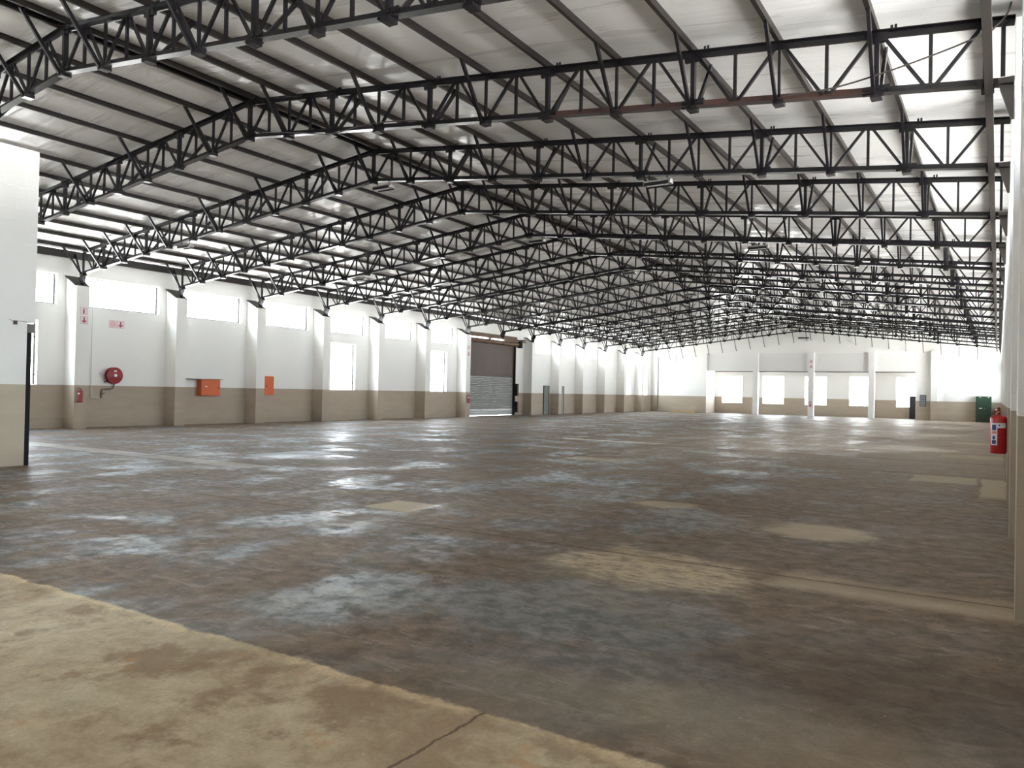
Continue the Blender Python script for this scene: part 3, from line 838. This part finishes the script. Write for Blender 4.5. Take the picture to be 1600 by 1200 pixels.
# ------------------------------------------------------------------ safety signs
def sign(loc, size, picto, lab, axis='x', small=False):
    """square sign board on a wall facing +x (axis x) or -y (axis y)"""
    r = empty('safety_sign', loc); tag(r, lab, 'sign', 'small red and white safety signs')
    Q = (lambda a, d, z: (d, a, z)) if axis == 'x' else (lambda a, d, z: (a, -d, z))
    def bx(mb, a0, a1, z0, z1, d0, d1):
        mb.prism([Q(a0, d0, z0), Q(a1, d0, z0), Q(a1, d0, z1), Q(a0, d0, z1)], Vector(Q(0, d1 - d0, 0)))
    b = MB(); h_ = size / 2; bx(b, -h_, h_, -h_, h_, 0.002, 0.008); b.build('board', M_LABEL if not small else M_LABEL, r)
    mk = MB(); e = 0.0085; f_ = 0.0105
    if picto == 'arrow':
        mk.prism([Q(-.28*size, e, -.02*size), Q(-.09*size, e, -.08*size), Q(-.09*size, e, .36*size), Q(.09*size, e, .36*size), Q(.09*size, e, -.08*size), Q(.28*size, e, -.02*size), Q(.28*size, e, -.14*size), Q(0, e, -.38*size), Q(-.28*size, e, -.14*size)], Vector(Q(0, f_ - e, 0)))
    elif picto == 'extinguisher':
        mk.prism([Q(-.10*size, e, -.36*size), Q(.10*size, e, -.36*size), Q(.10*size, e, .14*size), Q(.05*size, e, .22*size), Q(.16*size, e, .34*size), Q(-.04*size, e, .36*size), Q(-.05*size, e, .22*size), Q(-.10*size, e, .14*size)], Vector(Q(0, f_ - e, 0)))
    else:
        n_ = 20
        for i in range(n_):
            t0, t1 = 2*math.pi*i/n_, 2*math.pi*(i+1)/n_
            for R0, R1 in ((.24, .34), (.08, .15)):
                mk.prism([Q(R0*size*math.cos(t0), e, R0*size*math.sin(t0)), Q(R1*size*math.cos(t0), e, R1*size*math.sin(t0)), Q(R1*size*math.cos(t1), e, R1*size*math.sin(t1)), Q(R0*size*math.cos(t1), e, R0*size*math.sin(t1))], Vector(Q(0, f_ - e, 0)))
    mk.build('pictogram', M_SIGNRED if picto != 'reel' else M_PINK, r)
    fr = MB(); g_ = 0.46*size
    for a0, a1, z0, z1 in ((-g_, g_, -g_, -g_+.012), (-g_, g_, g_-.012, g_), (-g_, -g_+.012, -g_, g_), (g_-.012, g_, -g_, g_)): bx(fr, a0, a1, z0, z1, e, f_)
    fr.build('border', M_PINK, r)
sign((PXL, 15.27, 4.25), 0.27, 'extinguisher', 'extinguisher pictogram sign, upper of the pair on the nearest left pillar')
sign((PXL, 15.29, 3.93), 0.29, 'arrow', 'red down arrow sign, lower of the pair on the nearest left pillar')
sign((XL, 16.78, 3.93), 0.30, 'reel', 'faint round hose reel pictogram sign high above the hose reel')
sign((XL, 17.09, 3.93), 0.30, 'arrow', 'red down arrow sign to the right of the hose reel pictogram')
sign((PXL, 39.25, 4.35), 0.27, 'extinguisher', 'upper small sign on the pillar beside the roller door')
sign((PXL, 39.25, 3.95), 0.27, 'arrow', 'lower small sign on the pillar beside the roller door')
sign((-13.87, Y1 - 0.22, 4.80), 0.27, 'extinguisher', 'upper tiny sign on the middle far column', 'y')
sign((-13.87, Y1 - 0.22, 4.36), 0.27, 'arrow', 'lower tiny sign on the middle far column', 'y')

# ------------------------------------------------------------------ hose reel and its pipes
hr_ = empty('hose_reel', (XL, 16.74, 1.955)); tag(hr_, 'round red fire hose reel mounted on the left wall', 'hose reel')
MB().lathe((0.13, 0, 0), [(0.30, 0), (0.315, 0.01), (0.315, 0.025), (0.27, 0.035), (0.20, 0.035)], 'x', 36).build('back_disc', M_REDD, hr_, smooth=True)
MB().lathe((0.15, 0, 0), [(0.26, 0), (0.265, 0.03), (0.275, 0.07), (0.265, 0.11), (0.26, 0.13)], 'x', 36).build('hose', M_BLACK, hr_, smooth=True)
MB().lathe((0.28, 0, 0), [(0.18, 0.0), (0.30, 0.0), (0.315, 0.012), (0.315, 0.03), (0.29, 0.045), (0.12, 0.06), (0.07, 0.075)], 'x', 36).build('front_disc', M_REDD, hr_, smooth=True)
MB().lathe((0.345, 0, 0), [(0.065, 0), (0.06, 0.02), (0.03, 0.03)], 'x', 20).build('hub', M_LABEL, hr_, smooth=True)
MB().box(0.341, 0.349, -0.06, 0.05, 0.14, 0.20).build('label_plate', M_LABEL, hr_)
MB().box(0.0, 0.3, -0.03, 0.03, -0.03, 0.03).build('spindle', M_STEEL, hr_)
MB().cyl((0.2, -0.34, -0.24), (0.2, -0.20, -0.22), 0.02, n=10).build('nozzle', M_BLACK, hr_)
x = XL + 0.05
pp = MB().tube([(x, 15.95, 4.47), (x, 15.98, 1.115), (x, 16.335, 1.092)], 0.016, 10)
pr = tag(pp.build('water_pipe', M_WPIPE, smooth=True), 'thin pale pipe dropping from window sill to the hose reel valve', 'pipe')
pp = MB().tube([(x, 16.38, 1.09), (x, 16.40, 1.42), (x, 16.60, 1.44), (x, 16.80, 1.46), (x, 16.84, 1.50), (x + 0.06, 16.84, 1.66)], 0.027, 10)
pv = tag(pp.build('feed_pipe', M_PIPE, smooth=True), 'dark bent feed pipe with valve below the hose reel', 'pipe')
MB().cyl((x, 16.39, 1.20), (x, 16.39, 1.30), 0.045, n=12).cyl((x, 16.39, 1.26), (x + 0.1, 16.45, 1.28), 0.02, n=8).build('valve', M_PIPE, pv)
MB().cyl((x, 16.50, 1.43), (x, 16.72, 1.45), 0.042, n=12).build('coupling', M_PIPE, pv)

# ------------------------------------------------------------------ orange boxes
def orange_box(y0, y1, z0, z1, depth, lab, hx=None):
    r = empty('hose_cabinet', (XL, (y0 + y1) / 2, z0)); tag(r, lab, 'cabinet')
    w_ = (y1 - y0) / 2; h_ = z1 - z0
    MB().box(0.002, depth, -w_, w_, 0, h_).build('body', M_ORANGE, r)
    MB().box(depth + 0.001, depth + 0.016, -w_ + 0.012, w_ - 0.012, 0.012, h_ - 0.012).build('door', M_ORANGE, r)
    return r, w_, h_
r, w_, h_ = orange_box(20.50, 21.44, 1.22, 1.90, 0.30, 'wide orange wall box under a thin dark ledge')
d = kids(r)[1]
MB().box(0.317, 0.32, -0.28, -0.17, 0.36, 0.41).build('label_plate', M_LABEL, d)
MB().cyl((0.316, 0.36, 0.33), (0.34, 0.36, 0.33), 0.02, n=10).build('latch', M_STEEL, d)
o = MB().box(XL + 0.0, XL + 0.36, 19.70, 21.54, 1.905, 1.925).build('wall_ledge', M_STEEL2)
tag(o, 'thin dark ledge running above the wide orange box', 'shelf')
r, w_, h_ = orange_box(23.86, 24.42, 1.27, 2.13, 0.22, 'narrow upright orange cabinet tucked beside a wall pillar')
d = kids(r)[1]
MB().cyl((0.237, -0.16, 0.42), (0.26, -0.16, 0.42), 0.022, n=10).build('latch', M_STEEL, d)
MB().tube([(0.20, -0.26, 0.0), (0.20, -0.27, 0.86), (0.20, -0.29, 1.00), (0.2, -0.34, 1.16)], 0.014, 8).build('cable', M_BLACK, r)

# ------------------------------------------------------------------ roller door
rd = empty('roller_door', (XL - 0.15, 43.0, 0)); tag(rd, 'large roller shutter door, brown above and grey slats below', 'roller door')
m = MB(); n_ = 20; z = 0.40; dz = (2.75 - 0.40) / n_
for i in range(n_):
    z0 = z + i * dz
    m.prism([(-0.015, -2.82, z0), (0.0, -2.82, z0 + dz * 0.10), (0.045, -2.82, z0 + dz * 0.45), (0.045, -2.82, z0 + dz * 0.62), (0.0, -2.82, z0 + dz * 0.92), (-0.015, -2.82, z0 + dz * 1.0), (-0.03, -2.82, z0 + dz * 0.5)], (0, 5.64, 0))
m.build('slat_curtain', M_SLAT, rd)
m = MB()
for z0, z1 in ((0.03, 0.165), (0.165, 0.285), (0.285, 0.405)):
    m.prism([(0.0, -2.82, z0), (0.05, -2.82, z0 + 0.03), (0.05, -2.82, z1 - 0.02), (0, -2.82, z1)], (0, 5.64, 0))
m.build('bottom_rail', flat('pale_zinc', (0.50, 0.52, 0.52), 0.4, 0.2), rd)
MB().box(0.05, 0.09, -2.81, 2.81, 2.66, 4.95).build('upper_panel', M_BROWN, rd)
m = MB().cyl((0.20, -2.86, 4.96), (0.20, 3.15, 4.96), 0.15, n=20)
for yy in (-2.0, -1.0, 0.0, 1.0, 2.0, 2.9): m.cyl((0.20, yy, 4.96), (0.20, yy + 0.06, 4.96), 0.165, n=20)
m.build('barrel', M_WOODBR, rd, smooth=True)
MB().box(0.16, 0.30, -2.86, 2.86, 5.19, 5.46).box(0.13, 0.28, 1.3, 2.86, 5.08, 5.19).box(0.13, 0.28, -0.55, -0.35, 5.08, 5.19).build('lintel_channel', M_WOODBR, rd)
for yy in (-2.87, 2.81): MB().box(-0.05, 0.22, yy, yy + 0.06, 0, 4.9).build('guide_rail', M_STEEL2, rd)
MB().box(0.16, 0.42, 3.10, 3.40, 4.72, 5.16).build('gear_box', M_BLACK, rd)
MB().box(0.16, 0.34, 2.93, 3.12, 1.35, 2.20).build('control_box', M_STEEL2, rd)
MB().box(0.16, 0.34, 2.93, 3.12, 0.20, 0.95).build('chain_box', M_STEEL2, rd)
m = MB().box(0.16, 0.8, 2.9, 3.3, 5.20, 5.26); m.beam((0.2, 2.6, 5.32), (0.35, 3.9, 5.14), 0.07, 0.06); m.build('bearing_bracket', M_WOODBR, rd)
portal((XL - 0.26, 43.0, 5.15), 5.6, 0.2, 'x', 1)

# ------------------------------------------------------------------ narrow grey doors
def post_door(y0, y1, h, mat, lab):
    r = empty('steel_door', (XL, (y0 + y1) / 2, 0)); tag(r, lab, 'door', None, 'thing')
    w_ = (y1 - y0) / 2
    MB().box(0.003, 0.05, -w_, w_, 0, h).build('leaf', mat, r)
    m = MB().box(0, 0.07, -w_ - 0.04, -w_ - 0.001, 0, h + 0.04); m.box(0, 0.07, w_ + 0.001, w_ + 0.04, 0, h + 0.04); m.box(0, 0.07, -w_ - 0.001, w_ + 0.001, h + 0.001, h + 0.04)
    m.build('door_frame', M_DGREY, r)
    MB().cyl((0.051, -w_ * 0.6, 1.0), (0.09, -w_ * 0.6, 1.0), 0.02, n=8).build('handle', M_CHROME, r)
post_door(49.95, 50.68, 2.10, M_GREYDOOR, 'narrow grey green steel door, nearer one beyond the roller door')
post_door(52.30, 53.02, 2.10, M_GREYDOOR, 'narrow dark edged steel door, farther one beyond the roller door')

# ------------------------------------------------------------------ far end objects
r = empty('green_cabinet', (-0.98, Y1, 0)); tag(r, 'dark green steel cabinet against the bright far wall', 'cabinet')
MB().box(-0.52, 0.52, -0.36, -0.01, 0.05, 2.02).build('body', M_GREEN, r)
l_ = MB().box(-0.49, -0.005, -0.38, -0.362, 0.10, 1.90).build('door', M_GREEN, r)
r_ = MB().box(0.005, 0.49, -0.38, -0.362, 0.10, 1.90).build('door', M_GREEN, r)
MB().box(-0.30, -0.10, -0.386, -0.381, 1.05, 1.13).build('label_plate', M_LABEL, l_)
MB().box(0.03, 0.06, -0.40, -0.381, 1.0, 1.15).build('handle', M_CHROME, r_)
m = MB()
for xx in (-0.30, 0.26): m.box(xx, xx + 0.12, -0.375, -0.361, 1.93, 1.98)
m.build('top_label', M_LABEL, r)
m = MB()
for xx in (-0.5, 0.42):
    for yy in (-0.35, -0.09): m.box(xx, xx + 0.08, yy, yy + 0.08, 0, 0.05)
m.build('plinth', M_BLACK, r)
r = empty('notice_board', (-5.20, Y1, 1.13)); tag(r, 'small grey framed notice board left of the far right column', 'notice board')
MB().box(-0.23, 0.23, -0.03, -0.002, 0, 0.92).build('frame', M_DGREY, r)
m = MB()
for i in range(3):
    for j in range(5): m.box(-0.19 + i * 0.13, -0.08 + i * 0.13, -0.034, -0.031, 0.05 + j * 0.17, 0.19 + j * 0.17)
m.build('sheet', flat('grey_paper', (0.30, 0.32, 0.36), 0.6), r)
r = empty('steel_door', (-6.17, RY - 0.30, 0)); tag(r, 'dark grey steel door leaf standing at the right end of the far recess', 'door', None, 'thing')
MB().box(-0.25, 0.34, 0, 0.05, 0.01, 1.95).build('leaf', M_DGREY, r)
MB().cyl((-0.2, -0.05, 1.0), (-0.2, -0.001, 1.0), 0.02, n=8).build('handle', M_CHROME, r)
o = MB().box(-26.55, -24.15, Y1 - 0.30, Y1 - 0.05, 0.0, 0.14).build('timber_plank', M_PINE)
tag(o, 'pale yellow timber plank lying along the foot of the far wall', 'plank')
o = MB().cyl((-28.02, Y1 - 0.05, 0.25), (-28.02, Y1 - 0.05, 5.3), 0.035, n=10).build('down_pipe', M_GREYST)
tag(o, 'thin grey vertical pipe in the far left corner', 'pipe')
o = MB().cyl((-26.2, Y1 - 0.13, 4.2), (-26.2, Y1 - 0.13, 5.57), 0.02, n=8).build('conduit', M_GREYST)
tag(o, 'short thin conduit high on the far wall, right of the corner pipe', 'conduit')

# ------------------------------------------------------------------ partition details
o = empty('door_post', (-16.35, 7.84, 0)); tag(o, 'tall black steel post at the end of the left partition', 'post')
MB().box(-0.16, 0.0, -0.038, 0.05, 0, 2.82).build('post', M_BLACK, o)
MB().box(-0.10, 0.03, -0.035, 0.085, 2.64, 2.82).build('head_bracket', M_GREYST, o)
o = empty('junction_box', (-16.35, 7.57, 2.83)); tag(o, 'small brown fitting with wire stubs on the left partition', 'junction box')
MB().box(0.002, 0.04, -0.03, 0.03, -0.045, 0.03).build('box', M_BROWN, o)
MB().tube([(0.01, -0.11, 0.05), (0.02, -0.03, 0.02), (0.02, 0.05, 0.03), (0.01, 0.22, 0.02)], 0.004, 6).build('wire', M_BROWN, o)
